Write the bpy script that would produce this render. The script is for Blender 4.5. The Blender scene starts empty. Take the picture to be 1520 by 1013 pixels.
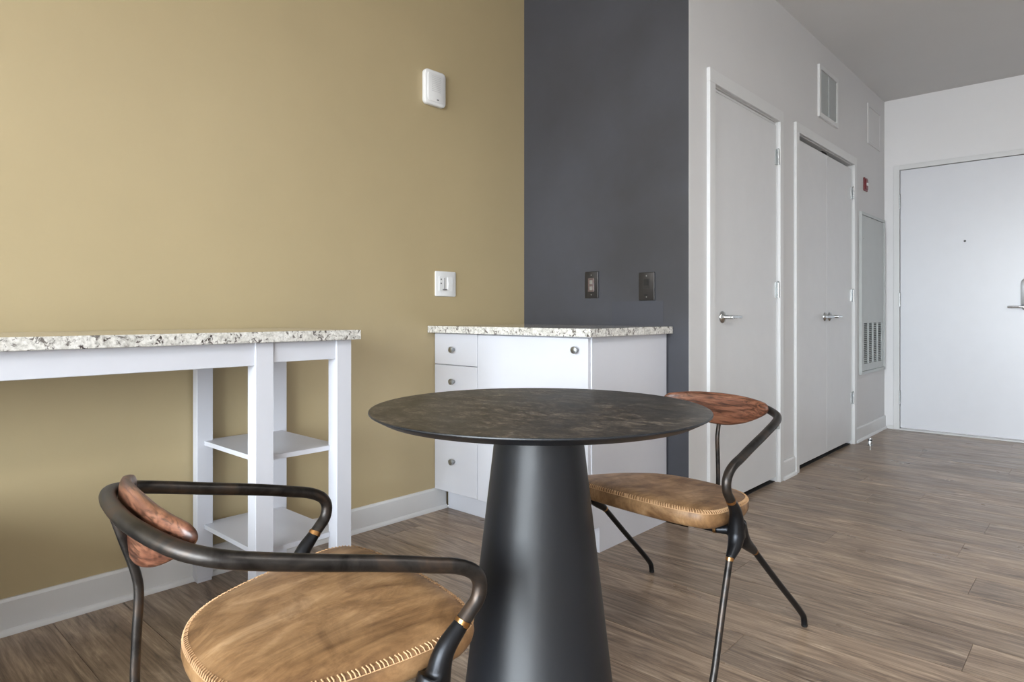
import bpy, bmesh, math, random
from mathutils import Vector, Matrix
random.seed(7)
sc = bpy.context.scene
C = sc.collection
PI = math.pi

# ------------------------------------------------------------------ camera
TH = math.radians(42.5)
cam_d = bpy.data.cameras.new('camera')
cam = bpy.data.objects.new('camera', cam_d); C.objects.link(cam)
cam.location = (0, 0, 0.975)
cam.rotation_euler = (PI/2, 0, TH)
cam_d.sensor_width = 36.0
cam_d.lens = 970/1520*36.0
cam_d.shift_y = -(506.5-466.0)/1520
cam_d.clip_start = 0.02
sc.camera = cam

# ------------------------------------------------------------------ light
w = bpy.data.worlds.new('daylight'); sc.world = w; w.use_nodes = True
nt = w.node_tree; nt.nodes.clear()
wo = nt.nodes.new('ShaderNodeOutputWorld'); bg = nt.nodes.new('ShaderNodeBackground')
tc = nt.nodes.new('ShaderNodeTexCoord'); sx = nt.nodes.new('ShaderNodeSeparateXYZ')
cr = nt.nodes.new('ShaderNodeValToRGB')
cr.color_ramp.elements[0].position = 0.47; cr.color_ramp.elements[0].color = (0.42, 0.43, 0.44, 1)
cr.color_ramp.elements[1].position = 0.53; cr.color_ramp.elements[1].color = (0.86, 0.93, 1.0, 1)
mr = nt.nodes.new('ShaderNodeMapRange'); mr.inputs[1].default_value = -1; mr.inputs[2].default_value = 1
nt.links.new(tc.outputs['Generated'], sx.inputs[0]); nt.links.new(sx.outputs['Z'], mr.inputs[0])
nt.links.new(mr.outputs[0], cr.inputs[0]); nt.links.new(cr.outputs[0], bg.inputs['Color'])
bg.inputs['Strength'].default_value = 22.0
nt.links.new(bg.outputs[0], wo.inputs[0])

WIN_Y = -4.4
WINS = [(-1.70, 0.35), (0.50, 2.35)]                       # two tall windows behind the camera
WIN_Z = (0.15, 2.62)
RX = 2.45
PANEL = 12.0                                               # emission of the added ceiling fill panels
for a, b in WINS:                                          # sky portals in the openings
    L = bpy.data.lights.new('window_portal', 'AREA'); L.shape = 'RECTANGLE'
    L.size = b-a; L.size_y = WIN_Z[1]-WIN_Z[0]; L.cycles.is_portal = True
    o = bpy.data.objects.new('window_portal', L); C.objects.link(o)
    o.location = ((a+b)/2, WIN_Y-0.02, sum(WIN_Z)/2); o.rotation_euler = (PI/2, 0, 0)

sc.view_settings.view_transform = 'Standard'
sc.view_settings.look = 'None'
sc.view_settings.exposure = 0.66
sc.view_settings.gamma = 1.0
sc.view_settings.use_curve_mapping = False

# ------------------------------------------------------------------ helpers
def smooth(me, ang=40):
    for p in me.polygons: p.use_smooth = True
    try: me.set_sharp_from_angle(angle=math.radians(ang))
    except Exception: pass

def obj(name, bm, mat, parent=None, sm=None, loc=None, rot=None):
    if isinstance(bm, bmesh.types.BMesh):
        me = bpy.data.meshes.new(name)
        bmesh.ops.recalc_face_normals(bm, faces=bm.faces[:])
        bm.to_mesh(me); bm.free()
    else: me = bm
    if sm: smooth(me, sm)
    if mat is not None and not me.materials: me.materials.append(mat)
    o = bpy.data.objects.new(name, me); C.objects.link(o)
    if parent: o.parent = parent
    if loc: o.location = loc
    if rot: o.rotation_euler = rot
    return o

def empty(name, loc=(0, 0, 0), rz=0):
    o = bpy.data.objects.new(name, None); C.objects.link(o)
    o.empty_display_size = 0.1; o.location = loc; o.rotation_euler = (0, 0, rz); return o

def tag(o, label=None, cat=None, group=None, kind=None):
    if label: o['label'] = label
    if cat: o['category'] = cat
    if group: o['group'] = group
    if kind: o['kind'] = kind
    return o

def box(bm, x0, x1, y0, y1, z0, z1, bev=0, seg=1):
    vs = [bm.verts.new((x, y, z)) for x in (x0, x1) for y in (y0, y1) for z in (z0, z1)]
    idx = [(0, 1, 3, 2), (4, 6, 7, 5), (0, 4, 5, 1), (2, 3, 7, 6), (0, 2, 6, 4), (1, 5, 7, 3)]
    fs = [bm.faces.new([vs[i] for i in f]) for f in idx]
    bmesh.ops.recalc_face_normals(bm, faces=fs)
    if bev:
        es = list({e for f in fs for e in f.edges})
        bmesh.ops.bevel(bm, geom=es, offset=bev, segments=seg, profile=0.5, affect='EDGES')
    return bm

def bx(*a, **k): return box(bmesh.new(), *a, **k)

def prism(bm, pts, axis, a0, a1, bev=0):
    """extrude a 2-D outline along an axis: 'x' pts=(y,z), 'y' pts=(x,z), 'z' pts=(x,y)"""
    def mk(p, a):
        return {'x': (a, p[0], p[1]), 'y': (p[0], a, p[1]), 'z': (p[0], p[1], a)}[axis]
    A = [bm.verts.new(mk(p, a0)) for p in pts]; B = [bm.verts.new(mk(p, a1)) for p in pts]
    fs = [bm.faces.new(A[::-1]), bm.faces.new(B)]
    n = len(pts)
    for i in range(n): fs.append(bm.faces.new((A[i], A[(i+1) % n], B[(i+1) % n], B[i])))
    bmesh.ops.recalc_face_normals(bm, faces=fs)
    if bev:
        es = list({e for f in fs for e in f.edges})
        bmesh.ops.bevel(bm, geom=es, offset=bev, segments=2, profile=0.5, affect='EDGES')
    return bm

def rrect(w, h, r, n=5, cx=0, cy=0):
    out = []
    for qx, qy, a in ((1, 1, 0), (-1, 1, 90), (-1, -1, 180), (1, -1, 270)):
        for i in range(n+1):
            t = math.radians(a+90*i/n)
            out.append((cx+qx*(w/2-r)+r*math.cos(t), cy+qy*(h/2-r)+r*math.sin(t)))
    return out

def lathe(bm, prof, n=32, M=None):
    """prof [(r,z)] spun about z"""
    rings = []
    for r, z in prof:
        if r < 1e-6: rings.append([bm.verts.new((0, 0, z))])
        else: rings.append([bm.verts.new((r*math.cos(2*PI*i/n), r*math.sin(2*PI*i/n), z)) for i in range(n)])
    for A, B in zip(rings, rings[1:]):
        for i in range(n):
            j = (i+1) % n
            if len(A) == 1 and len(B) > 1: bm.faces.new((A[0], B[j], B[i]))
            elif len(B) == 1 and len(A) > 1: bm.faces.new((A[i], A[j], B[0]))
            elif len(A) > 1: bm.faces.new((A[i], A[j], B[j], B[i]))
    if len(rings[0]) > 1: bm.faces.new(rings[0][::-1])
    if len(rings[-1]) > 1: bm.faces.new(rings[-1])
    if M is not None:
        vs = [v for r in rings for v in r]
        bmesh.ops.transform(bm, matrix=M, verts=vs)
    return bm

def align(p, d):
    """matrix taking +z to direction d, at p"""
    q = Vector((0, 0, 1)).rotation_difference(Vector(d).normalized())
    return Matrix.Translation(Vector(p)) @ q.to_matrix().to_4x4()

def cyl(bm, p, q, r0, r1=None, n=16):
    p, q = Vector(p), Vector(q); L = (q-p).length
    return lathe(bm, [(r0, 0), (r0 if r1 is None else r1, L)], n, align(p, q-p))

def catmull(pts, k=8, closed=False):
    P = [Vector(p) for p in pts]; n = len(P); out = []
    for i in range(n if closed else n-1):
        if closed: a, b, c_, d = P[(i-1) % n], P[i], P[(i+1) % n], P[(i+2) % n]
        else:
            b, c_ = P[i], P[i+1]
            a = P[i-1] if i > 0 else b*2-c_
            d = P[i+2] if i+2 < n else c_*2-b
        # centripetal
        t1 = max((b-a).length, 1e-5)**.5; t2 = t1+max((c_-b).length, 1e-5)**.5; t3 = t2+max((d-c_).length, 1e-5)**.5
        for j in range(k):
            t = t1+(t2-t1)*j/k
            A1 = a*((t1-t)/t1)+b*(t/t1); A2 = b*((t2-t)/(t2-t1))+c_*((t-t1)/(t2-t1)); A3 = c_*((t3-t)/(t3-t2))+d*((t-t2)/(t3-t2))
            B1 = A1*((t2-t)/t2)+A2*(t/t2); B2 = A2*((t3-t)/(t3-t1))+A3*((t-t1)/(t3-t1))
            out.append(B1*((t2-t)/(t2-t1))+B2*((t-t1)/(t2-t1)))
    if not closed: out.append(P[-1])
    return out

def tube(bm, pts, r, n=14, capr=0.3):
    """sweep a circle along pts; r a number or list"""
    P = [Vector(p) for p in pts]; m = len(P)
    R = r if isinstance(r, (list, tuple)) else [r]*m
    T = [(P[min(i+1, m-1)]-P[max(i-1, 0)]).normalized() for i in range(m)]
    u = T[0].orthogonal().normalized(); rings = []
    for i in range(m):
        u = (u-T[i]*u.dot(T[i])).normalized(); v = T[i].cross(u)
        rings.append([bm.verts.new(P[i]+(u*math.cos(2*PI*k/n)+v*math.sin(2*PI*k/n))*R[i]) for k in range(n)])
    for A, B in zip(rings, rings[1:]):
        for k in range(n): bm.faces.new((A[k], A[(k+1) % n], B[(k+1) % n], B[k]))
    bm.faces.new(rings[0][::-1]); bm.faces.new(rings[-1])
    return bm

# ------------------------------------------------------------------ materials
def s2l(c):
    return tuple(((v/255)/12.92 if v/255 <= 0.04045 else ((v/255+0.055)/1.055)**2.4) for v in c)+(1,)

class NT:
    def __init__(s, name):
        s.m = bpy.data.materials.new(name); s.m.use_nodes = True; s.t = s.m.node_tree
        s.b = s.t.nodes['Principled BSDF']
    def n(s, kind, **kw):
        o = s.t.nodes.new(kind)
        for k, v in kw.items(): setattr(o, k, v)
        return o
    def l(s, a, b): s.t.links.new(a, b)
    def coords(s, scale=(1, 1, 1), kind='Object', rnd=0):
        t = s.n('ShaderNodeTexCoord'); mp = s.n('ShaderNodeMapping'); mp.inputs['Scale'].default_value = scale
        src = t.outputs[kind]
        if kind == 'World': pass
        if rnd:
            oi = s.n('ShaderNodeObjectInfo'); mu = s.n('ShaderNodeMath', operation='MULTIPLY'); mu.inputs[1].default_value = rnd
            s.l(oi.outputs['Random'], mu.inputs[0])
            va = s.n('ShaderNodeVectorMath', operation='ADD'); s.l(src, va.inputs[0]); s.l(mu.outputs[0], va.inputs[1]); src = va.outputs[0]
        s.l(src, mp.inputs[0]); return mp.outputs[0]
    def noise(s, vec, scale, detail=4, rough=0.55, dist=0):
        o = s.n('ShaderNodeTexNoise'); o.inputs['Scale'].default_value = scale; o.inputs['Detail'].default_value = detail
        o.inputs['Roughness'].default_value = rough; o.inputs['Distortion'].default_value = dist; s.l(vec, o.inputs['Vector']); return o.outputs['Fac']
    def ramp(s, fac, stops):
        o = s.n('ShaderNodeValToRGB'); e = o.color_ramp.elements
        while len(e) < len(stops): e.new(0.5)
        for el, (p, c) in zip(e, stops): el.position = p; el.color = c
        s.l(fac, o.inputs[0]); return o.outputs[0]
    def mix(s, a, b, fac, mode='MIX'):
        o = s.n('ShaderNodeMix', data_type='RGBA', blend_type=mode)
        for v, i in ((fac, 0), (a, 6), (b, 7)):
            if hasattr(v, 'links'): s.l(v, o.inputs[i])
            else: o.inputs[i].default_value = v
        return o.outputs[2]
    def bump(s, h, st=0.1, dist=0.002):
        o = s.n('ShaderNodeBump'); o.inputs['Strength'].default_value = st; o.inputs['Distance'].default_value = dist
        s.l(h, o.inputs['Height']); s.l(o.outputs[0], s.b.inputs['Normal'])
    def set(s, col=None, rough=None, metal=None, coat=None, spec=None):
        for v, k in ((col, 'Base Color'), (rough, 'Roughness'), (metal, 'Metallic'), (coat, 'Coat Weight'), (spec, 'Specular IOR Level')):
            if v is None: continue
            if hasattr(v, 'links'): s.l(v, s.b.inputs[k])
            else: s.b.inputs[k].default_value = v
        return s.m

def plain(name, rgb, rough=0.5, metal=0, spec=None, var=0.04, coat=None):
    m = NT(name); v = m.coords(); f = m.noise(v, 9, 3)
    c = s2l(rgb); lo = tuple(x*(1-var) for x in c[:3])+(1,); hi = tuple(min(1, x*(1+var)) for x in c[:3])+(1,)
    return m.set(m.ramp(f, [(0.3, lo), (0.7, hi)]), rough, metal, coat, spec)

def paint(name, rgb, rough=0.55, var=0.05, bump=0.06):
    m = NT(name); v = m.coords(); f = m.noise(v, 1.6, 5, 0.6); g = m.noise(v, 260, 2)
    c = s2l(rgb); lo = tuple(x*(1-var) for x in c[:3])+(1,); hi = tuple(min(1, x*(1+var)) for x in c[:3])+(1,)
    m.bump(g, bump, 0.001)
    return m.set(m.ramp(f, [(0.3, lo), (0.7, hi)]), rough)

M = {}
M['tan'] = paint('tan_paint', (179, 162, 126), 0.42, 0.03)
M['white_wall'] = paint('grey_white_paint', (208, 207, 207), 0.55, 0.02)
M['ceiling'] = paint('ceiling_paint', (208, 207, 206), 0.8, 0.02)
M['far_wall'] = paint('end_wall_paint_lit', (222, 221, 222), 0.55, 0.02)  # same paint as the hall wall, lightened to carry the window light
M['door'] = plain('door_paint', (209, 209, 210), 0.35, var=0.015)
M['trim'] = plain('trim_paint', (212, 212, 212), 0.35, var=0.01)
M['entry'] = plain('entry_door_paint', (214, 215, 220), 0.3, var=0.01)
M['lacquer'] = plain('white_lacquer', (210, 211, 218), 0.38, var=0.01)
M['white_plastic'] = plain('white_plastic', (232, 232, 232), 0.35, var=0.01)
M['grey_plastic'] = plain('grey_plastic', (120, 120, 122), 0.4, var=0.01)
M['chrome'] = plain('chrome', (205, 208, 210), 0.18, 1.0, var=0.02)
M['nickel'] = plain('satin_nickel', (170, 172, 172), 0.32, 1.0, var=0.03)
M['black_plate'] = plain('black_metal_plate', (62, 60, 60), 0.3, 0.6, var=0.03)
M['black_hole'] = plain('black_plastic', (14, 14, 15), 0.4, var=0.03)
M['red'] = plain('red_plastic', (112, 30, 36), 0.4, var=0.03)
M['grille'] = plain('grille_paint', (186, 190, 189), 0.45, var=0.02)
M['dark_void'] = plain('dark_gap', (34, 32, 31), 0.8, var=0.03)
M['brass'] = plain('brass', (176, 132, 84), 0.3, 1.0, var=0.12)
M['rubber'] = plain('black_rubber', (22, 22, 23), 0.55, var=0.03)
M['thread'] = plain('tan_thread', (196, 158, 118), 0.75, var=0.05)
M['subfloor'] = plain('subfloor', (52, 44, 38), 0.8)

def dark_wall():
    m = NT('charcoal_paint'); v = m.coords(); f = m.noise(v, 1.3, 5, 0.62); g = m.noise(v, 240, 2)
    m.bump(g, 0.06, 0.001)
    col = m.ramp(f, [(0.3, s2l((57, 57, 61))), (0.7, s2l((71, 72, 79)))])
    return m.set(col, m.ramp(f, [(0.35, (.42,)*3+(1,)), (0.65, (.55,)*3+(1,))]))
M['charcoal'] = dark_wall()
M['patch'] = paint('charcoal_touch_up', (62, 63, 70), 0.5, 0.04)

def granite():
    m = NT('granite'); v = m.coords()
    big = m.noise(v, 14, 5, 0.6, 0.6); fine = m.noise(v, 95, 4, 0.7); med = m.noise(v, 42, 3, 0.65, 1.2); med2 = m.noise(m.coords((1.7, 1.7, 1.7)), 33, 4, 0.7, 0.8)
    base = m.ramp(big, [(0.3, s2l((176, 172, 164))), (0.5, s2l((218, 214, 206))), (0.7, s2l((232, 230, 225)))])
    c = m.mix(base, m.ramp(fine, [(0.35, s2l((120, 118, 112))), (0.5, s2l((205, 202, 196))), (0.65, s2l((240, 239, 236)))]), 0.5)
    spot = m.ramp(med, [(0.565, (0, 0, 0, 1)), (0.63, (1, 1, 1, 1))])
    c = m.mix(c, s2l((112, 106, 101)), spot)
    spot2 = m.ramp(med2, [(0.60, (0, 0, 0, 1)), (0.65, (1, 1, 1, 1))])
    c = m.mix(c, s2l((66, 55, 52)), spot2)
    return m.set(c, 0.07, coat=0.0)
M['granite'] = granite()

def plank_mat():
    m = NT('floor_plank')
    v = m.coords((1, 1, 1), 'Object', rnd=37.0)
    mp = m.n('ShaderNodeMapping'); mp.inputs['Scale'].default_value = (1.1, 8.5, 1); m.l(v, mp.inputs[0])
    mp2 = m.n('ShaderNodeMapping'); mp2.inputs['Scale'].default_value = (2.2, 75, 1); m.l(v, mp2.inputs[0])
    mp3 = m.n('ShaderNodeMapping'); mp3.inputs['Scale'].default_value = (3.2, 6.5, 1); m.l(v, mp3.inputs[0])
    g1 = m.noise(mp.outputs[0], 2.2, 7, 0.66, 1.7); g2 = m.noise(mp2.outputs[0], 2.0, 3, 0.6, 0.3); g3 = m.noise(mp3.outputs[0], 1.3, 3, 0.5)
    col = m.ramp(g1, [(0.28, s2l((88, 74, 62))), (0.44, s2l((128, 110, 94))), (0.58, s2l((156, 137, 118))), (0.74, s2l((188, 170, 150)))])
    gr = m.ramp(g2, [(0.36, s2l((138, 128, 120))), (0.54, (1, 1, 1, 1))])
    col = m.mix(col, gr, 0.42, 'MULTIPLY')
    # knots
    vo = m.n('ShaderNodeTexVoronoi'); vo.inputs['Scale'].default_value = 1.0
    mp4 = m.n('ShaderNodeMapping'); mp4.inputs['Scale'].default_value = (1.7, 4.2, 1); m.l(v, mp4.inputs[0]); m.l(mp4.outputs[0], vo.inputs['Vector'])
    kn = m.ramp(vo.outputs['Distance'], [(0.015, (0.30, 0.25, 0.21, 1)), (0.06, (1, 1, 1, 1))])
    col = m.mix(col, kn, 0.75, 'MULTIPLY')
    # plank to plank tone
    oi = m.n('ShaderNodeObjectInfo')
    tone = m.ramp(oi.outputs['Random'], [(0, (0.92, 0.915, 0.915, 1)), (0.5, (1.12, 1.10, 1.075, 1)), (1, (1.30, 1.275, 1.24, 1))])
    col = m.mix(col, tone, 1.0, 'MULTIPLY')
    m.bump(g2, 0.10, 0.001)
    return m.set(col, m.ramp(g3, [(0.3, (.27,)*3+(1,)), (0.7, (.40,)*3+(1,))]), spec=0.5)
M['plank'] = plank_mat()

def leather():
    m = NT('brown_leather')
    v = m.coords((1, 1, 1), 'Object', rnd=9.0)
    rot = m.n('ShaderNodeMapping'); rot.inputs['Rotation'].default_value = (0, 0, 0.22); rot.inputs['Scale'].default_value = (8, 2.2, 4); m.l(v, rot.inputs[0])
    rot2 = m.n('ShaderNodeMapping'); rot2.inputs['Rotation'].default_value = (0, 0, 0.30); rot2.inputs['Scale'].default_value = (20, 3.0, 8); m.l(v, rot2.inputs[0])
    a = m.noise(rot.outputs[0], 1.35, 7, 0.72, 1.3); b = m.noise(v, 7, 6, 0.66, 0.7); c_ = m.noise(v, 420, 2); d = m.noise(rot2.outputs[0], 1.6, 5, 0.7, 0.8)
    col = m.ramp(a, [(0.30, s2l((112, 82, 54))), (0.43, s2l((146, 111, 75))), (0.55, s2l((168, 132, 93))), (0.72, s2l((196, 162, 124)))])
    col = m.mix(col, m.ramp(d, [(0.32, s2l((140, 122, 104))), (0.5, s2l((236, 232, 228))), (0.68, (1.25, 1.22, 1.18, 1))]), 0.28, 'MULTIPLY')
    col = m.mix(col, m.ramp(b, [(0.34, s2l((150, 132, 116))), (0.56, (1, 1, 1, 1))]), 0.75, 'MULTIPLY')
    m.bump(c_, 0.12, 0.0006)
    return m.set(col, m.ramp(b, [(0.3, (.55,)*3+(1,)), (0.7, (.40,)*3+(1,))]), spec=0.45)
M['leather'] = leather()

def steel():
    m = NT('blackened_steel'); v = m.coords(); f = m.noise(v, 16, 4, 0.6, 0.6)
    return m.set(m.ramp(f, [(0.35, s2l((46, 44, 43))), (0.52, s2l((68, 65, 63))), (0.72, s2l((92, 78, 68)))]), m.ramp(f, [(0.3, (.34,)*3+(1,)), (0.7, (.44,)*3+(1,))]), 0.85)
M['steel'] = steel()
M['black_steel'] = plain('black_cast_steel', (42, 43, 46), 0.36, 0.8, var=0.06)

def walnut():
    m = NT('red_walnut'); v = m.coords((1, 1, 1), 'Object', rnd=5)
    mp = m.n('ShaderNodeMapping'); mp.inputs['Scale'].default_value = (6, 90, 70); m.l(v, mp.inputs[0])
    mp2 = m.n('ShaderNodeMapping'); mp2.inputs['Scale'].default_value = (4, 16, 22); m.l(v, mp2.inputs[0])
    a = m.noise(mp.outputs[0], 1.6, 4, 0.6, 0.8); b = m.noise(mp2.outputs[0], 1.5, 4, 0.6, 1.2)
    c = m.ramp(b, [(0.36, s2l((80, 50, 38))), (0.5, s2l((120, 77, 58))), (0.64, s2l((142, 98, 76)))])
    c = m.mix(c, m.ramp(a, [(0.38, s2l((92, 74, 66))), (0.54, (1, 1, 1, 1))]), 0.75, 'MULTIPLY')
    m.bump(a, 0.08, 0.0006)
    return m.set(c, 0.36, coat=0.1)
M['walnut'] = walnut()

def slate():
    m = NT('slate_table_top'); v = m.coords((1, 1, 1))
    mp = m.n('ShaderNodeMapping'); mp.inputs['Rotation'].default_value = (0, 0, -0.74); mp.inputs['Scale'].default_value = (2.6, 5.0, 1); m.l(v, mp.inputs[0])
    a = m.noise(mp.outputs[0], 5.5, 9, 0.78, 0.8); b = m.noise(v, 3.2, 5, 0.6, 0.6); e = m.noise(mp.outputs[0], 30, 6, 0.75, 0.5)
    c = m.ramp(a, [(0.38, s2l((38, 35, 33))), (0.48, s2l((58, 54, 50))), (0.55, s2l((82, 77, 71))), (0.66, s2l((128, 121, 113)))])
    c = m.mix(c, m.ramp(e, [(0.42, s2l((130, 126, 122))), (0.58, (1.5, 1.47, 1.43, 1))]), 0.8, 'MULTIPLY')
    c = m.mix(c, m.ramp(b, [(0.40, s2l((186, 186, 190))), (0.60, (1.3, 1.22, 1.12, 1))]), 0.8, 'MULTIPLY')
    m.bump(a, 0.10, 0.002)
    return m.set(c, m.ramp(b, [(0.3, (.36,)*3+(1,)), (0.7, (.5,)*3+(1,))]), spec=0.5)
M['slate'] = slate()
def powder():
    m = NT('black_powder_coat'); v = m.coords(); f = m.noise(v, 300, 2); g = m.noise(v, 3, 3)
    m.bump(f, 0.12, 0.0008)
    return m.set(m.ramp(g, [(0.3, s2l((20, 22, 27))), (0.7, s2l((25, 28, 33)))]), 0.38, spec=0.5)
M['powder'] = powder()
def glass():
    m = NT('window_glass'); t = m.t
    tr = m.n('ShaderNodeBsdfTransparent'); tr.inputs[0].default_value = (0.97, 0.98, 0.98, 1)
    gl = m.n('ShaderNodeBsdfGlossy'); gl.inputs['Roughness'].default_value = 0.02
    mx = m.n('ShaderNodeMixShader'); mx.inputs[0].default_value = 0.06
    m.l(tr.outputs[0], mx.inputs[1]); m.l(gl.outputs[0], mx.inputs[2]); m.l(mx.outputs[0], t.nodes['Material Output'].inputs['Surface'])
    return m.m
M['glass'] = glass()

# ------------------------------------------------------------------ room shell
TX, HX = -2.48, -1.425        # tan wall and hall wall planes (RX, the right wall, is above)
FY = 6.26; CZ = 2.785
DW0, DW1 = 2.81, 2.755                   # charcoal wall, slightly out of square
def dwy(x): return DW0+(x-TX)/(HX-TX)*(DW1-DW0)
ST = 'structure'
WL = tag(obj('wall_left', bx(TX-0.12, TX, WIN_Y-0.15, DW0+0.12, 0, CZ), M['tan']), 'tan painted wall behind the bar counter', kind=ST)
b = bmesh.new(); prism(b, [(TX, DW0), (HX-.001, DW1), (HX-.001, DW1+0.10), (TX, DW0+0.12)], 'z', 0, CZ)
tag(obj('wall_back', b, M['charcoal']), 'charcoal painted nook wall behind the corner cabinet', kind=ST)
# hall wall with two door openings
D1 = (2.993, 3.831, 2.087); D2 = (4.147, 5.321, 2.087); HT = 0.12
b = bmesh.new()
ys = DW1+0.0
for y0, y1, z0, z1 in ((ys+0.0005, D1[0], 0, CZ), (D1[1], D2[0], 0, CZ), (D2[1], FY+0.12, 0, CZ), (D1[0], D1[1], D1[2], CZ), (D2[0], D2[1], D2[2], CZ)):
    x1 = HX
    if y0 < 2.8:    # first pier: starts behind the charcoal wall's end
        prism(b, [(HX-.001, DW1), (HX, DW1), (HX, y1), (HX-HT, y1), (HX-HT, DW1+0.101), (HX-.001, DW1+0.101)], 'z', z0, z1)
    else: box(b, HX-HT, x1, y0, y1, z0, z1)
box(b, -2.05, -2.0, DW0+0.13, FY+0.12, 0, CZ)      # back and ends of the closets
box(b, -2.05, HX-HT, FY+0.02, FY+0.12, 0, CZ); box(b, -2.0, HX-HT, 3.95, 4.02, 0, CZ)
box(b, -2.05, HX-HT-.0, DW0+0.121, DW0+0.13, 0, CZ)
tag(obj('wall_hall', b, M['white_wall']), 'pale grey hall wall with two closet doors', kind=ST)
# far wall with entry door opening
ED = (-1.308, -0.393, 2.182)
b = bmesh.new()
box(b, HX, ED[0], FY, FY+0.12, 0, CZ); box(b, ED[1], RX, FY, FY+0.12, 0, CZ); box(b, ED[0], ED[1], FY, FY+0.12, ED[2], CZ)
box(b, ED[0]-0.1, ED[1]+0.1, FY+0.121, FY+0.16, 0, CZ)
tag(obj('wall_far', b, M['far_wall']), 'pale end wall around the entry door, lightened as if window lit', kind=ST)
b = bx(RX, RX+0.12, WIN_Y-0.15, FY+0.12, 0, CZ)
tag(obj('wall_right', b, M['white_wall']), 'white wall on the right side of the room', kind=ST)
b = bmesh.new(); xs = [TX]
for a, c_ in WINS: xs += [a, c_]
xs.append(RX)
for i in range(0, len(xs), 2): box(b, xs[i], xs[i+1], WIN_Y-0.15, WIN_Y, 0, CZ)
for a, c_ in WINS: box(b, a, c_, WIN_Y-0.15, WIN_Y, 0, WIN_Z[0]); box(b, a, c_, WIN_Y-0.15, WIN_Y, WIN_Z[1], CZ)
tag(obj('wall_window', b, M['white_wall']), 'white wall with two tall windows', kind=ST)
tag(obj('ceiling', bx(TX-0.12, RX+0.12, WIN_Y-0.15, FY+0.16, CZ, CZ+0.1), M['ceiling']), 'flat grey white ceiling', kind=ST)

# windows (behind the camera)
for i, (a, c_) in enumerate(WINS):
    r = tag(empty('window_%d' % (i+1), ((a+c_)/2, WIN_Y-0.08, WIN_Z[0])), 'tall white framed window', kind=ST)
    W_, H_ = c_-a, WIN_Z[1]-WIN_Z[0]
    f = bmesh.new()
    for x0, x1, z0, z1 in ((-W_/2, -W_/2+.05, 0, H_), (W_/2-.05, W_/2, 0, H_), (-W_/2+.05, W_/2-.05, 0, .05), (-W_/2+.05, W_/2-.05, H_-.05, H_), (-W_/2+.05, W_/2-.05, .62, .66)):
        box(f, x0, x1, -.03, .03, z0, z1)
    obj('frame', f, M['trim'], r)
    obj('pane', bx(-W_/2+.05, W_/2-.05, -.004, .004, .05, .62), M['glass'], r)
    obj('pane', bx(-W_/2+.05, W_/2-.05, -.004, .004, .66, H_-.05), M['glass'], r)

# floor: planks 0.2 m wide running across the room, each its own piece
FL = tag(obj('floor', bx(-2.1, RX, WIN_Y, FY, -0.06, -0.0125), M['subfloor']), 'grey brown wood plank floor', kind=ST)
me0 = FL.data
bm = bmesh.new(); bm.from_mesh(me0); box(bm, TX, -2.1, WIN_Y, DW0, -0.06, -0.0125); bm.to_mesh(me0); bm.free()
PW = 0.2
def plank(x0, x1, y0, y1):
    g = 0.0005; c_ = 0.0012; t = 0.012
    L, W_ = x1-x0-2*g, y1-y0-2*g
    bm = bmesh.new()
    lo = [bm.verts.new(p) for p in ((0, 0, -t), (L, 0, -t), (L, W_, -t), (0, W_, -t))]
    md = [bm.verts.new(p) for p in ((0, 0, -c_*.6), (L, 0, -c_*.6), (L, W_, -c_*.6), (0, W_, -c_*.6))]
    up = [bm.verts.new(p) for p in ((c_, c_, 0), (L-c_, c_, 0), (L-c_, W_-c_, 0), (c_, W_-c_, 0))]
    bm.faces.new(up)
    for A, B in ((lo, md), (md, up)):
        for i in range(4): bm.faces.new((A[i], A[(i+1) % 4], B[(i+1) % 4], B[i]))
    obj('plank', bm, M['plank'], FL, loc=(x0+g, y0+g, 0))
joints = {10: -0.30, 13: -0.366, 15: -0.456, 6: -0.63, 7: -1.27, 8: -0.82, 9: -1.6, 11: -1.05, 12: -1.55, 14: -0.9}
LEN = 1.52
k0 = math.floor((WIN_Y-0.14)/PW)
for k in range(k0, 32):
    y0, y1 = 0.14+k*PW, 0.14+(k+1)*PW
    y0, y1 = max(y0, WIN_Y), min(y1, FY)
    if y1-y0 < 0.01: continue
    xl = TX if y1 <= DW1 else (HX if y0 > DW1-0.05 else None)
    spans = []
    if xl is None:      # the row that meets the charcoal wall
        ysp = DW1-0.001
        spans = [(TX, HX, y0, ysp), (HX, RX, y0, y1)]
    else: spans = [(xl, RX, y0, y1)]
    if xl == HX and y0 > DW1:     # under the closet doors
        spans = [(HX-0.30, RX, y0, y1)] if (y1 > D1[0]-.1 and y0 < D2[1]+.1) else spans
    off = joints.get(k, random.uniform(-2.0, 1.5))
    for xa, xb, ya, yb in spans:
        cuts = sorted(j for j in (off+n*LEN for n in range(-4, 5)) if xa+0.12 < j < xb-0.12)
        e = [xa]+cuts+[xb]
        for p, q in zip(e, e[1:]): plank(p, q, ya, yb)

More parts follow.
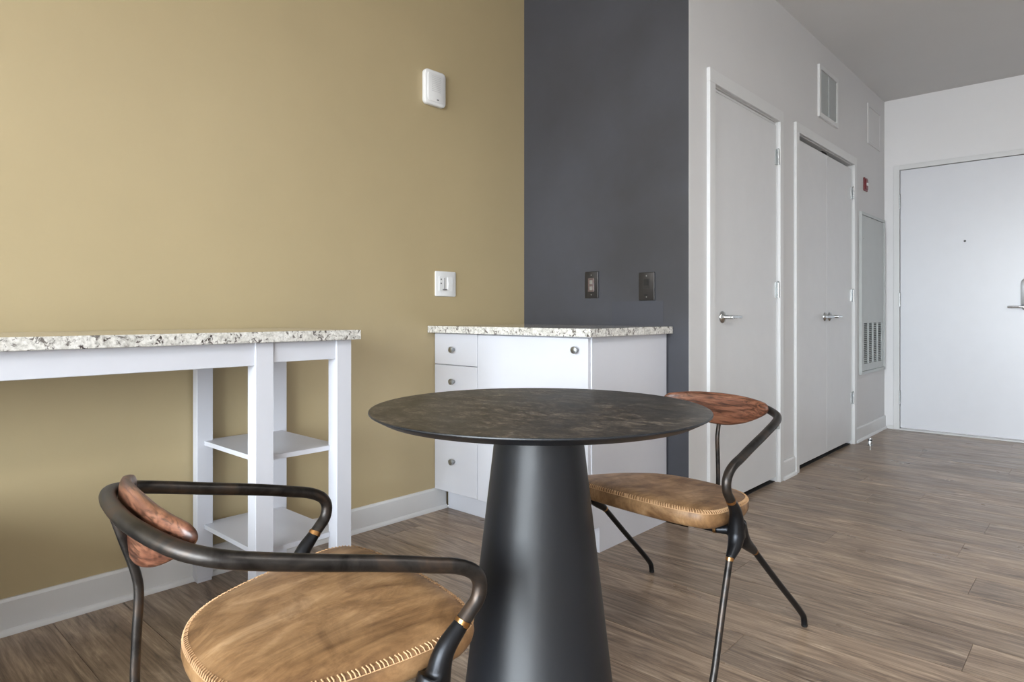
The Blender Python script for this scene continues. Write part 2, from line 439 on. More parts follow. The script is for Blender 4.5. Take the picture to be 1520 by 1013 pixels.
# baseboards with a shoe moulding
def base_y(name, x, y0, y1, side=1, cut=None, label=None):      # along y on wall plane x
    r = empty(name, (x, y0, 0)); tag(r, label, kind=ST)
    L = y1-y0
    prof = [(0, 0), (0.012*side, 0), (0.012*side, 0.100), (0.008*side, 0.109), (0, 0.109)]
    obj('board', prism(bmesh.new(), prof, 'y', 0, L), M['trim'], r)
    q = [(0.012*side, 0)]+[(0.012*side+0.011*side*math.cos(t), 0.018*math.sin(t)) for t in [i*PI/12 for i in range(7)]]
    obj('shoe_moulding', prism(bmesh.new(), q, 'y', 0, L), M['trim'], r, sm=40)
    return r
base_y('baseboard_left', TX, WIN_Y, 2.204, label='white baseboard along the tan wall')
base_y('baseboard_hall', HX, DW1, 2.930, label='white baseboard at the charcoal corner')
base_y('baseboard_hall', HX, 3.886, 4.093, label='white baseboard between the closet doors')
base_y('baseboard_hall', HX, 5.376, FY-0.0, label='white baseboard under the tall return air panel')
b = bx(HX+0.024, ED[0]-0.047, FY-0.012, FY, 0, 0.03)
tag(obj('baseboard_far', b, M['trim']), 'short white baseboard left of the entry door', kind=ST)

# ------------------------------------------------------------------ doors
def lever_handle(parent, x, y, z, dy, mat):
    """rose on the door face (plane x), neck towards +x, blade along y by dy"""
    b = bmesh.new()
    lathe(b, [(0.031, 0), (0.031, 0.004), (0.026, 0.010), (0.014, 0.014), (0.0105, 0.02), (0.0105, 0.055), (0.009, 0.060), (0, 0.060)], 24, align((0, 0, 0), (1, 0, 0)))
    s_ = 1 if dy > 0 else -1
    tube(b, catmull([(0.050, 0, 0), (0.052, 0.02*s_, 0), (0.050, 0.07*s_, 0.001), (0.047, abs(dy)*s_, 0)], 5), [0.0105]*5+[0.009]*5+[0.0075]*6, 12)
    return obj('lever_handle', b, mat, parent, sm=50, loc=(x, y, z))

def hinge(parent, x, y, z, h=0.088, axis='x'):
    b = bmesh.new()
    n = 5
    for i in range(n):
        cyl(b, (0, 0, -h/2+h*i/n+0.0006), (0, 0, -h/2+h*(i+1)/n-0.0006), 0.0065, n=12)
    lathe(b, [(0.0045, 0), (0.0055, 0.003), (0.0035, 0.007), (0, 0.008)], 10, Matrix.Translation((0, 0, h/2)))
    if axis == 'x': box(b, -0.012, -0.004, -0.022, 0.0035, -h/2, h/2)
    else: box(b, -0.022, 0.0035, 0.004, 0.012, -h/2, h/2)
    return obj('hinge', b, M['nickel'], parent, sm=40, loc=(x, y, z))

def casing(parent, y0, y1, z1, wl=0.061, wr=0.053, wt=0.066):
    f = 0.018
    def c1(ya, yb, za, zb, pr):
        b = bmesh.new(); box(b, 0.0, f, ya, yb, za, zb, bev=0.002, seg=1); obj(pr, b, M['trim'], parent)
    c1(y0-wl, y0, 0, z1, 'side_casing'); c1(y1, y1+wr, 0, z1, 'side_casing'); c1(y0-wl, y1+wr, z1, z1+wt, 'head_casing')
    # jamb lining inside the opening
    b = bmesh.new()
    box(b, -0.11, 0.0, y0, y0+0.004, 0, z1-0.004); box(b, -0.11, 0.0, y1-0.004, y1, 0, z1-0.004); box(b, -0.11, 0.0, y0, y1, z1-0.004, z1)
    obj('jamb', b, M['trim'], parent)

Dx = -0.003          # door face relative to the wall plane
def leaf(parent, y0, y1, z1, z0=0.030):
    return obj('leaf', bx(Dx-0.04, Dx, y0, y1, z0, z1, bev=0.0015), M['door'], parent)

d1 = tag(empty('door_1', (HX, 0, 0)), 'single flat grey closet door behind the far chair', kind=ST)
casing(d1, *D1)
lf = leaf(d1, D1[0]+0.010, D1[1]-0.006, D1[2]-0.022)
lever_handle(lf, Dx, 3.105, 0.958, 0.115, M['chrome'])
for z in (1.88, 1.112, 0.352): hinge(d1, 0.008, D1[1]-0.006, z)
obj('stop_strip', bx(-0.045, -0.009, D1[0]+0.004, D1[1]-0.004, D1[2]-0.017, D1[2]-0.006), M['trim'], d1)
d2 = tag(empty('door_2', (HX, 0, 0)), 'grey double closet door in the hall', kind=ST)
casing(d2, *D2, wl=0.052, wr=0.055, wt=0.058)
mid = 4.737
lf = leaf(d2, D2[0]+0.006, mid-0.0015, D2[2]-0.030); lever_handle(lf, Dx, 4.690, 0.955, -0.115, M['chrome'])
lf = leaf(d2, mid+0.0015, D2[1]-0.006, D2[2]-0.030); lever_handle(lf, Dx, 4.790, 0.955, 0.115, M['chrome'])
for z in (1.874, 1.11, 0.345):
    hinge(d2, 0.006, D2[0]+0.006, z); hinge(d2, 0.008, D2[1]-0.006, z)
obj('catch', bx(-0.06, -0.02, mid-0.03, mid+0.05, D2[2]-0.026, D2[2]-0.004), M['dark_void'], d2)
for n_, (y0, y1) in enumerate(((D1[0], D1[1]), (D2[0], D2[1]))):
    tag(obj('trim_%d' % (n_+1), bx(HX-0.30, HX-0.012, y0+.004, y1-.004, 0.0005, 0.004), M['dark_void']), 'dark shade strip in the gap under the %s closet door' % ('single', 'double')[n_], kind=ST)  # dark sheet standing in for the shade of the door gap

# entry door
d3 = tag(empty('door_3', (0, FY, 0)), 'white entry door at the end of the hall', kind=ST)
def fb(name, x0, x1, y0, y1, z0, z1, mat='entry', par=None, bev=0.0015): return obj(name, bx(x0, x1, y0, y1, z0, z1, bev=bev), M[mat], par or d3)
fb('side_casing', ED[0]-0.045, ED[0], -0.016, 0, 0, ED[2]+0.040, 'trim'); fb('side_casing', ED[1], ED[1]+0.045, -0.016, 0, 0, ED[2]+0.040, 'trim')
fb('head_casing', ED[0], ED[1], -0.016, 0, ED[2], ED[2]+0.040, 'trim')
lf = fb('leaf', ED[0]+0.004, ED[1]-0.004, -0.006, 0.040, 0.020, ED[2]-0.004)
b = bmesh.new(); box(b, ED[0], ED[0]+.002, 0.041, 0.10, 0.013, ED[2]); box(b, ED[0], ED[1], 0.041, 0.10, ED[2]-.002, ED[2]); obj('jamb', b, M['trim'], d3)
fb('threshold', ED[0], ED[1], -0.035, 0.10, 0.0005, 0.012, 'trim', bev=0.003)
for z in (1.916, 1.092, 0.272): hinge(d3, ED[0]+0.002, -0.014, z, h=0.115, axis='y')
b = lathe(bmesh.new(), [(0.008, 0), (0.008, 0.003), (0.005, 0.004), (0.0048, 0.001), (0, 0.001)], 16, align((0, 0, 0), (0, -1, 0)))
obj('peephole', b, M['black_plate'], lf, loc=(-0.854, -0.006, 1.553), sm=40)
b = prism(bmesh.new(), rrect(0.075, 0.245, 0.035, 6), 'y', -0.022, 0, bev=0.004)
lk = obj('lock_plate', b, M['chrome'], lf, sm=40, loc=(-0.464, -0.006, 1.12))
b = bmesh.new(); lathe(b, [(0.014, 0), (0.014, 0.05), (0.011, 0.054), (0, 0.054)], 20, align((0, 0, 0), (0, -1, 0)))
tube(b, catmull([(0.004, -0.048, 0), (-0.03, -0.050, 0), (-0.115, -0.046, 0)], 5), 0.008, 12)
obj('lever', b, M['chrome'], lf, sm=50, loc=(-0.462, -0.028, 1.027))
b = lathe(bmesh.new(), [(0.013, 0), (0.013, 0.012), (0.010, 0.016), (0, 0.016)], 20, align((0, 0, 0), (0, -1, 0)))
obj('thumb_turn', b, M['black_plate'], lf, sm=50, loc=(-0.468, -0.028, 1.19))

# ------------------------------------------------------------------ wall fittings
# chime on the tan wall
t = tag(empty('chime_box', (TX, 2.122, 2.088)), 'white rounded alarm box high on the tan wall', 'alarm')
b = prism(bmesh.new(), rrect(0.135, 0.172, 0.022, 6), 'x', 0, 0.026, bev=0.006); obj('housing', b, M['white_plastic'], t, sm=50)
b = prism(bmesh.new(), rrect(0.105, 0.140, 0.014, 6), 'x', 0.024, 0.030, bev=0.0025); pn = obj('front_panel', b, M['white_plastic'], t, sm=50)
b = bmesh.new()
for i in range(9): box(b, 0.0298, 0.0306, -0.030, 0.030, -0.020+i*0.009, -0.0165+i*0.009)
obj('speaker_grille', b, M['trim'], pn)
b = prism(bmesh.new(), rrect(0.014, 0.006, 0.003, 4, 0.010, -0.058), 'x', 0.0298, 0.0312); obj('indicator', b, M['grey_plastic'], pn)
# switch plate on the tan wall
t = tag(empty('switch_plate', (TX, 2.205, 1.125)), 'white double switch plate on the tan wall above the cabinet', 'light switch')
obj('plate', prism(bmesh.new(), rrect(0.136, 0.126, 0.006, 3), 'x', 0, 0.007, bev=0.002), M['white_plastic'], t, sm=50)
obj('dimmer', bx(0.0068, 0.0095, -0.046, -0.006, -0.036, 0.036, bev=0.0008), M['white_plastic'], t)
obj('slider_slot', bx(0.0094, 0.0100, -0.013, -0.009, -0.030, 0.030), M['grey_plastic'], t)
obj('slider', bx(0.0096, 0.018, -0.026, 0.000, -0.032, -0.025, bev=0.001), M['grey_plastic'], t)
for z in (0.022, 0.002): obj('button', lathe(bmesh.new(), [(0.0042, 0), (0.0042, 0.002), (0, 0.002)], 12, align((0.0094, -0.034, z), (1, 0, 0))), M['grey_plastic'], t)
obj('switch_frame', bx(0.0068, 0.0082, 0.008, 0.047, -0.036, 0.036, bev=0.0004), M['white_plastic'], t)
b = prism(bmesh.new(), [(0.008, -0.033), (0.0095, -0.033), (0.0125, 0.0), (0.0095, 0.033), (0.008, 0.033)], 'y', 0.0115, 0.0435)
obj('rocker', b, M['white_plastic'], t)
# black plates on the charcoal wall
ang = math.atan2(DW1-DW0, HX-TX)
def wplate(x0, x1, z0, z1, label):
    x = (x0+x1)/2; t = tag(empty('wall_plate', (x, dwy(x), (z0+z1)/2), ang), label, 'wall plate')
    W_, H_ = x1-x0, z1-z0
    obj('plate', prism(bmesh.new(), rrect(W_, H_, 0.003, 3), 'y', -0.007, 0, bev=0.0025), M['black_plate'], t, sm=50)
    for z in (0.051, -0.051): obj('screw', lathe(bmesh.new(), [(0.0033, 0), (0.0025, 0.0012), (0, 0.0012)], 12, align((0, -0.007, z), (0, -1, 0))), M['nickel'], t)
    return t
t = wplate(-2.031, -1.943, 1.055, 1.194, 'black wall plate with a glossy brown outlet, nearer the tan wall')
M['brown_gloss'] = plain('glossy_brown_plastic', (96, 82, 80), 0.12)
obj('outlet', prism(bmesh.new(), rrect(0.040, 0.070, 0.004, 3), 'y', -0.0095, -0.0065, bev=0.001), M['brown_gloss'], t, sm=50)
for z in (0.014, -0.018):
    b = bmesh.new(); box(b, -0.009, 0.009, -0.0105, -0.009, z-0.010, z+0.010, bev=0.0004); obj('socket', b, M['nickel'], t)
t = wplate(-1.695, -1.605, 1.039, 1.175, 'black wall plate with a square data jack, nearer the hall corner')
obj('jack_bezel', bx(-0.018, 0.018, -0.0085, -0.0068, -0.010, 0.038, bev=0.0006), M['black_plate'], t)
obj('jack', bx(-0.014, 0.014, -0.0092, -0.0082, 0.004, 0.034), M['black_hole'], t)
obj('label_slot', bx(-0.012, 0.006, -0.0078, -0.0068, -0.046, -0.038), M['black_hole'], t)
# touched-up paint rectangle above the counter
b = bx(-0.150, 0.150, -0.0006, 0, -0.060, 0.060)
o = tag(obj('paint_patch', b, M['patch'], WL, loc=(0, 0, 0)), 'touched up darker paint rectangle')
o.parent = bpy.data.objects['wall_back']; o.location = (-1.71, dwy(-1.71), 0.977); o.rotation_euler = (0, 0, ang)

# supply vent on the hall wall
t = tag(empty('supply_vent', (HX, 4.7385, 2.45)), 'white louvred air vent high above the double door', 'vent')
def frame_x(parent, name, W_, H_, bw, x0, x1, mat):
    b = bmesh.new()
    box(b, x0, x1, -W_/2, -W_/2+bw, -H_/2, H_/2); box(b, x0, x1, W_/2-bw, W_/2, -H_/2, H_/2)
    box(b, x0, x1, -W_/2+bw, W_/2-bw, -H_/2, -H_/2+bw); box(b, x0, x1, -W_/2+bw, W_/2-bw, H_/2-bw, H_/2)
    return obj(name, b, mat, parent)
frame_x(t, 'frame', 0.403, 0.345, 0.030, 0, 0.014, M['trim'])
obj('backing', bx(0.0005, 0.002, -0.17, 0.17, -0.141, 0.141), M['dark_void'], t)
obj('divider', bx(0.002, 0.011, -0.006, 0.006, -0.141, 0.141), M['grille'], t)
def slat(W_, drop=0.0062):
    return prism(bmesh.new(), [(0.002, 0.0), (0.0105, -drop), (0.0112, -drop+0.0012), (0.0027, 0.0012)], 'y', -W_/2, W_/2)
sl = None
for sgn in (-1, 1):
    for i in range(22):
        if sl is None:
            sl = obj('slat', slat(0.162, -0.0058), M['grille'], t); o = sl
        else: o = sl.copy(); C.objects.link(o); o.parent = t
        o.location = (0, sgn*0.088, 0.132-i*0.0125)
# access hatch near the ceiling
t = tag(empty('access_hatch', (HX, 5.921, 2.491)), 'wall coloured access hatch near the hall ceiling', 'access panel')
frame_x(t, 'frame', 0.379, 0.320, 0.022, 0, 0.006, M['white_wall'])
obj('hatch_door', bx(0, 0.0045, -0.165, 0.165, -0.1355, 0.1355, bev=0.001), M['white_wall'], t)
# fire alarm
t = tag(empty('fire_alarm', (HX, 5.66, 1.99)), 'small red fire alarm strobe above the return air panel', 'fire alarm')
obj('base_plate', prism(bmesh.new(), rrect(0.095, 0.104, 0.008, 4), 'x', 0, 0.010, bev=0.003), M['red'], t, sm=50)
obj('horn', prism(bmesh.new(), rrect(0.060, 0.080, 0.006, 4), 'x', 0.009, 0.017, bev=0.003), M['red'], t, sm=50)
obj('strobe_lens', prism(bmesh.new(), rrect(0.036, 0.022, 0.005, 4), 'x', 0.016, 0.023, bev=0.003), M['white_plastic'], t, sm=50)
# tall return air panel
t = tag(empty('return_air_panel', (HX, 5.846, 1.1345)), 'tall grey return air panel beside the entry door', 'air panel')
PWD, PHT = 0.708, 1.255
frame_x(t, 'frame', PWD, PHT, 0.022, 0, 0.020, M['grille'])
b = bmesh.new(); gx0, gx1, gz0, gz1 = -0.262, 0.285, -0.550, -0.233
hw, hh = PWD/2-0.024, PHT/2-0.024
box(b, 0.002, 0.013, -hw, gx0, -hh, hh); box(b, 0.002, 0.013, gx1, hw, -hh, hh); box(b, 0.002, 0.013, gx0, gx1, gz1, hh); box(b, 0.002, 0.013, gx0, gx1, -hh, gz0)
pn = obj('door_panel', b, M['grille'], t)
obj('duct_backing', bx(0.0005, 0.0018, -hw, hw, -hh, hh), M['dark_void'], t)
colw = (gx1-gx0)/4; first = None
for c_ in range(4):
    for i in range(21):
        if first is None: first = obj('slat', slat(colw-0.020), M['grille'], pn); o = first
        else: o = first.copy(); C.objects.link(o); o.parent = pn
        o.location = (0, gx0+colw*(c_+.5), gz1-0.006-i*0.0150)
    if c_: obj('grille_bar', bx(0.002, 0.013, gx0+colw*c_-0.010, gx0+colw*c_+0.010, gz0, gz1), M['grille'], pn)
for z in (0.42, -0.50): obj('latch_screw', lathe(bmesh.new(), [(0.006, 0), (0.005, 0.003), (0, 0.003)], 14, align((0.020, -hw+0.02, z), (1, 0, 0))), M['nickel'], t)
# door stop on the floor
t = tag(empty('door_stop', (-1.315, 5.36, 0)), 'small chrome door stop on the hall floor', 'door stop')
obj('post', lathe(bmesh.new(), [(0.020, 0), (0.020, 0.004), (0.014, 0.007), (0.0135, 0.050), (0.011, 0.055), (0, 0.056)], 24), M['chrome'], t, sm=40)
obj('bumper', lathe(bmesh.new(), [(0.0136, 0.034), (0.0150, 0.036), (0.0150, 0.043), (0.0136, 0.045)], 24), M['rubber'], t, sm=40)

# ceiling fill panels added to brighten the walls, over the open side (outside the frame)
def fill_mat():
    m = NT('fill_diffuser'); m.b.inputs['Emission Color'].default_value = (1.0, 0.985, 0.96, 1); m.b.inputs['Emission Strength'].default_value = PANEL
    return m.set((0.8, 0.8, 0.8, 1), 0.5)
M['fill_lamp'] = fill_mat()
for n_, (x, y) in enumerate(((1.0, 0.9), (1.0, 2.4))):
    t = tag(empty('ceiling_fill', (x, y, CZ)), 'added flush ceiling fill panel, %s from the window wall' % ('nearer', 'farther')[n_], 'ceiling light', 'added ceiling fill panels')
    b = bmesh.new()
    for x0, x1, y0, y1 in ((-.32, .32, -.32, -.30), (-.32, .32, .30, .32), (-.32, -.30, -.30, .30), (.30, .32, -.30, .30)): box(b, x0, x1, y0, y1, -.05, 0)
    obj('frame', b, M['trim'], t)
    obj('diffuser', bx(-.30, .30, -.30, .30, -.045, -.002), M['fill_lamp'], t)

# ------------------------------------------------------------------ corner cabinet
cabf = 2.135
t = tag(empty('base_cabinet', (-2.0, 2.45, 0)), 'white base cabinet with drawers and door in the charcoal nook', 'cabinet')
O = Vector(t.location)
def cpart(name, x0, x1, y0, y1, z0, z1, mat='lacquer', par=None, bev=0.0012):
    b = bx(x0-O.x, x1-O.x, y0-O.y, y1-O.y, z0, z1, bev=bev); return obj(name, b, M[mat], par or t)
CL, CR, CB = -2.478, -1.537, 2.750
cpart('carcass', CL, CR-0.018, cabf+0.021, CB, 0.105, 0.881, bev=0)
b = prism(bmesh.new(), [(cabf+0.019-O.y, 0.105), (2.205-O.y, 0.105), (2.205-O.y, 0), (CB-O.y, 0), (CB-O.y, 0.881), (cabf+0.019-O.y, 0.881)], 'x', CR-0.018-O.x, CR-O.x)
obj('side_panel', b, M['lacquer'], t)
cpart('toe_kick', -2.456, CR-0.018, 2.205, 2.221, 0, 0.104)
dxr = -2.176
def knob(par, x, z):
    b = lathe(bmesh.new(), [(0.007, 0), (0.006, 0.010), (0.0135, 0.016), (0.0155, 0.021), (0.0145, 0.026), (0.010, 0.028), (0, 0.0285)], 24, align((x-O.x, cabf-O.y, z), (0, -1, 0)))
    obj('knob', b, M['nickel'], par, sm=40)
for z0, z1, kz in ((0.7275, 0.879, 0.802), (0.5715, 0.7245, 0.648), (0.4115, 0.5685, 0.490), (0.108, 0.4085, 0.262)):
    d = cpart('drawer_front', CL+0.001, dxr-0.0015, cabf, cabf+0.020, z0, z1); knob(d, -2.335, kz)
d = cpart('door', dxr+0.0015, CR-0.006, cabf, cabf+0.020, 0.106, 0.876); knob(d, -1.598, 0.828)
ct = prism(bmesh.new(), [(TX+.001, 2.09), (-1.500, 2.09), (-1.507, dwy(-1.507)-.001), (TX+.001, dwy(TX+.001)-.001)], 'z', 0.8825, 0.916, bev=0.0015)
tag(obj('countertop', ct, M['granite']), 'speckled granite countertop on the white corner cabinet', 'countertop')

# ------------------------------------------------------------------ bar counter
t = tag(empty('bar_table', (-2.2, 0.3, 0)), 'white open bar frame with corner legs and two shelves', 'bar table')
O = Vector(t.location)
LX0, LX1 = -2.034, -1.980; ZT = 0.8835; BX0, BX1 = -2.466, -2.429
legs = [(LX0, LX1, .969, 1.029), (LX0, LX1, 1.261, 1.320), (BX0, BX1, .970, 1.027), (BX0, BX1, 1.261, 1.318), (LX0, LX1, -1.16, -1.10), (BX0, BX1, -1.16, -1.10)]
for x0, x1, y0, y1 in legs:
    l = cpart('leg', x0, x1, y0, y1, 0.010, ZT, bev=0.0015)
    obj('foot', bx(x0-O.x+.003, x1-O.x-.003, y0-O.y+.003, y1-O.y-.003, 0, 0.010), M['lacquer'], l)
cpart('apron', -2.012, -1.988, -1.10, .969, 0.811, ZT); cpart('apron', -2.012, -1.988, 1.033, 1.261, 0.818, ZT)
cpart('apron', BX0, BX1-.012, -1.10, .970, 0.811, ZT); cpart('apron', BX0, BX1-.012, 1.027, 1.261, 0.811, ZT)
cpart('apron', BX1, LX0, 1.280, 1.302, 0.811, ZT); cpart('apron', BX1, LX0, .988, 1.008, 0.845, ZT); cpart('apron', BX1, LX0, -1.14, -1.12, 0.811, ZT)
for z in (0.512, 0.208):
    b = bmesh.new()
    pts = [(BX1, .996), (LX0, .996), (LX0, 1.029), (LX0+.012, 1.029), (LX0+.012, 1.261), (LX0, 1.261), (LX0, 1.295), (BX1, 1.295), (BX1, 1.261), (BX0+.012, 1.261), (BX0+.012, 1.027), (BX1, 1.027)]
    prism(b, [(p[0]-O.x, p[1]-O.y) for p in pts], 'z', z-0.016, z)
    obj('shelf', b, M['lacquer'], t)
tag(obj('bar_countertop', bx(TX+.001, -1.950, -1.19, 1.340, 0.8845, 0.9185, bev=0.0015), M['granite']), 'long speckled granite slab on the white bar frame', 'countertop')

# upholstered ottoman added under the bar to shade the lower left (just outside the frame)
M['fabric'] = paint('grey_fabric', (104, 102, 100), 0.9, 0.08, 0.3)
t = tag(empty('shade_ottoman', (-1.85, -.44, 0)), 'grey upholstered ottoman added unseen under the bar to cast shade', 'shade_ottoman')
obj('cushion', bx(-.54, .54, -.53, .53, .30, .46, bev=0.03, seg=4), M['fabric'], t, sm=50)
obj('base', bx(-.53, .53, -.52, .52, .10, .299, bev=0.01, seg=2), M['fabric'], t, sm=50)
for sx_ in (-1, 1):
    for sy_ in (-1, 1): obj('leg', lathe(bmesh.new(), [(.016, 0), (.026, .10)], 16, Matrix.Translation((sx_*.46, sy_*.45, 0))), M['walnut'], t, sm=40)

# ------------------------------------------------------------------ round table
t = tag(empty('round_table', (-1.0425, 1.236, 0)), 'round dark slate top table on a black cone base', 'table')
R = 0.4127; zt = 0.745
top = lathe(bmesh.new(), [(0, zt-0.022), (0.355, zt-0.022), (0.385, zt-0.019), (R-0.004, zt-0.0065), (R-0.0006, zt-0.0045), (R, zt-0.003), (R-0.0004, zt-0.0008), (R-0.0015, zt), (0, zt)], 128)
tp = obj('top', top, M['powder'], t, sm=30)
tp.data.materials.append(M['slate'])
for p in tp.data.polygons:
    if p.normal.z > 0.9 and p.center.z > zt-0.001: p.material_index = 1
obj('cone_base', lathe(bmesh.new(), [(0.190, 0), (0.192, 0.003), (0.188, 0.010), (0.1035, zt-0.0235), (0.1035, zt-0.0221)], 96), M['powder'], t, sm=30)

# ------------------------------------------------------------------ chairs
def make_chair():
    t = empty('dining_chair')
    # arm frame: one bent tube round the back and down both arms
    half = [(0, -.277, .676), (.070, -.275, .676), (.125, -.267, .674), (.175, -.250, .667), (.203, -.234, .661), (.226, -.213, .6555), (.240, -.188, .649), (.249, -.150, .640),
            (.2575, -.090, .626), (.263, -.050, .617), (.269, 0, .606), (.276, .060, .592), (.2815, .110, .579), (.284, .145, .570), (.286, .170, .560), (.288, .188, .547), (.288, .196, .529),
            (.287, .192, .505), (.2845, .177, .487), (.283, .1645, .474)]
    pts = [(-x, y, z) for x, y, z in half[:0:-1]]+half
    obj('arm_frame', tube(bmesh.new(), catmull(pts, 5), 0.0125, 18), M['steel'], t, sm=60)
    # backrest: leaf of walnut in front of the tube
    b = bmesh.new(); K = 20; rings = []
    ytab = [(0, -.277), (.070, -.275), (.125, -.267), (.175, -.250), (.203, -.234), (.226, -.213)]
    def ty(x):
        x = abs(x)
        for (a, ya), (c_, yc) in zip(ytab, ytab[1:]):
            if x <= c_:
                f = (x-a)/(c_-a); f = f; return ya+(yc-ya)*f
        return -.213
    E_ = 0.196
    us = [-1+0.10*(1-math.cos(PI/2*i/7)) for i in range(8)]; us += [-0.9+1.8*i/30 for i in range(1, 30)]; us += [-u for u in us[7::-1]]
    for u in us:
        x = u*E_
        f = max(0.0, 1-u*u)
        cap = 1.0 if abs(u) < 0.9 else math.sqrt(max(0.0, 1-((abs(u)-0.9)/0.1)**2))
        zt_, zb = 0.684+0.021*f**0.7, 0.662-0.066*f**1.0
        th = 0.0085+0.0040*f
        zm = (zt_+zb)/2; hz_ = (zt_-zb)/2*max(cap, 0.06); zt_, zb = zm+hz_, zm-hz_
        sy = (ty(x-.02)+ty(x+.02)+ty(x))/3+0.0125+th+0.001
        th *= max(cap, 0.06)
        dy = (ty(x+.012)-ty(x-.012))/.024
        nv = Vector((-dy, 1, 0)).normalized()
        cz, hz = (zt_+zb)/2, (zt_-zb)/2; ring = []
        for k in range(K):
            a = 2*PI*k/K; ca, sa = math.cos(a), math.sin(a)
            cc = math.copysign(abs(ca)**0.55, ca); ss = math.copysign(abs(sa)**0.8, sa)
            p = Vector((x, sy, cz+hz*ss))+nv*(th*cc)
            ring.append(b.verts.new(p))
        rings.append(ring)
    for A, B in zip(rings, rings[1:]):
        for k in range(K): b.faces.new((A[k], A[(k+1) % K], B[(k+1) % K], B[k]))
    b.faces.new(rings[0][::-1]); b.faces.new(rings[-1])
    tag(obj('backrest', b, M['walnut'], t, sm=70), 'curved reddish walnut backrest')
    # back stay
    st = catmull([(0, -.2785, .668), (0, -.266, .628), (0, -.250, .575), (0, -.246, .548), (0, -.249, .48), (0, -.251, .40), (0, -.246, .362), (0, -.225, .344), (0, -.18, .342), (0, .0, .356), (0, .14, .374)], 5)
    obj('back_stay', tube(bmesh.new(), st, 0.0072, 12), M['steel'], t, sm=60)
    b = bmesh.new(); cyl(b, (-.218, .14, .377), (.218, .14, .377), 0.009); obj('seat_rail', b, M['black_steel'], t, sm=60)
    # seat
    out = [(0, .257), (.10, .254), (.185, .243), (.233, .223), (.2525, .186), (.251, .12), (.241, .05), (.224, -.025), (.196, -.088), (.152, -.134), (.088, -.162)]
    loop = out+[(0, -.170)]+[(-x, y) for x, y in out[:0:-1]]
    ol = [(p.x, p.y) for p in catmull([(x, y, 0) for x, y in loop], 6, True)]
    n = len(ol)
    def tz(y): return 0.425+0.085*y
    nrm = []
    for i in range(n):
        a, c_ = ol[i-1], ol[(i+1) % n]; d = Vector((c_[0]-a[0], c_[1]-a[1], 0)).normalized(); nrm.append(Vector((d.y, -d.x, 0)))
    if sum(nrm[i].x*ol[i][0]+nrm[i].y*ol[i][1] for i in range(n)) < 0: nrm = [-v for v in nrm]
    b = bmesh.new(); rings = []
    for ins, dz in ((0.050, -.052), (0.018, -.050), (0.006, -.044), (0.0, -.034), (-0.003, -.022), (-0.001, -.009), (0.0015, -.002), (0.005, 0.0015), (0.010, .0035), (0.022, .008)):
        rings.append([b.verts.new((ol[i][0]-nrm[i].x*ins, ol[i][1]-nrm[i].y*ins, tz(ol[i][1])+dz)) for i in range(n)])
    for fsc, dz in ((0.78, .0125), (0.6, .0145), (0.4, .0140), (0.2, .0130)):
        rings.append([b.verts.new((ol[i][0]*fsc, .02+(ol[i][1]-.02)*fsc, tz(.02+(ol[i][1]-.02)*fsc)+dz)) for i in range(n)])
    for A, B in zip(rings, rings[1:]):
        for i in range(n): b.faces.new((A[i], A[(i+1) % n], B[(i+1) % n], B[i]))
    b.faces.new(rings[0][::-1]); b.faces.new(rings[-1])
    seat = tag(obj('seat', b, M['leather'], t, sm=80), 'tan leather seat pad')
    # whip stitching along the top seam
    b = bmesh.new()
    fine = catmull([(p[0], p[1], 0) for p in ol], 4, True); m_ = len(fine); acc = 0; nxt = 0
    for i in range(m_):
        p, q = fine[i], fine[(i+1) % m_]; acc += (q-p).length
        if acc < nxt: continue
        nxt += 0.0076
        d = (q-p).normalized(); nn = Vector((d.y, -d.x, 0))
        if nn.dot(Vector((p.x, p.y-.03, 0))) < 0: nn = -nn
        z = tz(p.y)
        A = p-nn*0.0080+d*0.0026+Vector((0, 0, z+0.0036)); Bm = p-nn*0.0015+Vector((0, 0, z+0.0020)); Cc = p+nn*0.0016-d*0.0022+Vector((0, 0, z-0.0045))
        tube(b, [A, Bm, Cc], 0.0013, 5)
    loop3 = [Vector((ol[i][0]+nrm[i].x*.0014, ol[i][1]+nrm[i].y*.0012, tz(ol[i][1])-.0045)) for i in range(n)]
    tube(b, loop3+[loop3[0]], 0.0009, 5)
    obj('stitching', b, M['thread'], seat)
    # cast side brackets (smoothly blended), legs, rings
    bm = bmesh.new()
    ringA, hub, ringF, ringR, ringS = Vector((.283, .1645, .474)), Vector((.273, .112, .385)), Vector((.282, .170, .319)), Vector((.274, .020, .301)), Vector((.222, .140, .377))
    def taper(p, m1, q, r0, r1, r2):
        P = catmull([p, m1, q], 8); L = len(P); tube(bm, P, [r0+(r1-r0)*min(1, 2*i/(L-1)) if i < L/2 else r1+(r2-r1)*(2*i/(L-1)-1) for i in range(L)], 16)
    taper(ringA, Vector((.278, .130, .432)), hub+Vector((0, .005, -.02)), .0130, .0175, .024)
    taper(hub+Vector((0, 0, .02)), Vector((.276, .130, .350)), ringF, .024, .0200, .0112)
    taper(hub+Vector((0, 0, .015)), Vector((.273, .084, .350)), ringR, .024, .0205, .0110)
    taper(hub, Vector((.248, .126, .380)), ringS, .020, .0135, .0100)
    me = bpy.data.meshes.new('side_bracket'); bm.to_mesh(me); bm.free()
    tmp = bpy.data.objects.new('tmp_bracket', me); C.objects.link(tmp)
    md = tmp.modifiers.new('r', 'REMESH'); md.mode = 'VOXEL'; md.voxel_size = 0.0026; md.use_smooth_shade = True
    ms = tmp.modifiers.new('s', 'SMOOTH'); ms.factor = 0.5; ms.iterations = 7
    dg = bpy.context.evaluated_depsgraph_get(); ev = tmp.evaluated_get(dg)
    mesh = bpy.data.meshes.new_from_object(ev); mesh.name = 'side_bracket'
    bpy.data.objects.remove(tmp)
    for p in mesh.polygons: p.use_smooth = True
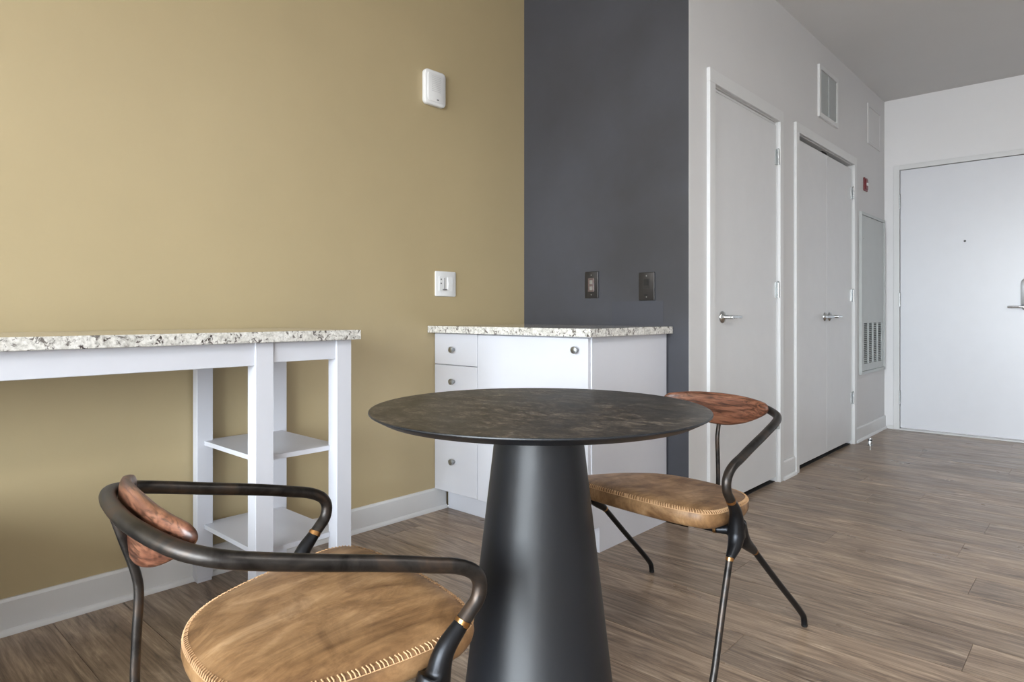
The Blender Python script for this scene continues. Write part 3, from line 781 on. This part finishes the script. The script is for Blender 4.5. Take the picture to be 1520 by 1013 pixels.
    mesh.materials.clear()
    mesh2 = mesh.copy(); mesh2.transform(Matrix.Scale(-1, 4, (1, 0, 0))); mesh2.flip_normals()
    for s_, mm in ((1, mesh), (-1, mesh2)):
        def m(v): return Vector((v[0]*s_, v[1], v[2]))
        obj('side_bracket', mm, M['black_steel'], t)
        ft = [ringF, Vector((.2835, .205, .209)), Vector((.286, .252, .050)), Vector((.2862, .262, .022)), Vector((.2865, .266, .004))]
        l = obj('leg', tube(bmesh.new(), catmull([m(p) for p in ft], 6), 0.0092, 14), M['steel'], t, sm=60)
        obj('foot_cap', lathe(bmesh.new(), [(0.0088, 0), (0.0096, .002), (0.0096, .007), (.0088, .009)], 16, Matrix.Translation(m((.2865, .266, 0)))), M['rubber'], l, sm=40)
        rt = [ringR, Vector((.279, -.095, .192)), Vector((.2865, -.245, .052)), Vector((.2875, -.263, .030)), Vector((.2875, -.269, .004))]
        l = obj('leg', tube(bmesh.new(), catmull([m(p) for p in rt], 6), 0.0092, 14), M['black_steel'], t, sm=60)
        obj('foot_cap', lathe(bmesh.new(), [(0.0088, 0), (0.0096, .002), (0.0096, .007), (.0088, .009)], 16, Matrix.Translation(m((.2875, -.269, 0)))), M['rubber'], l, sm=40)
        for P_, d_, r_, hl in ((ringA, (.30, .9, 1.5), .0136, .0045), (ringF, (.02, .32, -1), .0107, .0045), (ringR, (.04, -.95, -.95), .0107, .0035), (ringS, (-1, .1, 0), .0102, .004)):
            d_ = m(Vector(d_)).normalized(); P2 = m(P_)
            b = bmesh.new(); cyl(b, P2-d_*hl, P2+d_*hl, r_, n=18); obj('brass_ring', b, M['brass'], t, sm=40)
    return t

def copy_tree(o, parent=None):
    c_ = o.copy(); C.objects.link(c_); c_.parent = parent
    for ch in list(o.children): copy_tree(ch, c_)
    return c_
chA = make_chair()
chB = copy_tree(chA)
chA.location = (-1.0776, .5989, 0); chA.rotation_euler = (0, 0, -.1166)
chB.location = (-1.016, 1.8776, 0); chB.rotation_euler = (0, 0, 3.0454)
tag(chA, 'nearest low armchair with tan leather seat, in front of the white bar frame', 'chair', 'leather dining chairs')
tag(chB, 'low armchair with tan leather seat behind the round table, beside the closet door', 'chair', 'leather dining chairs')
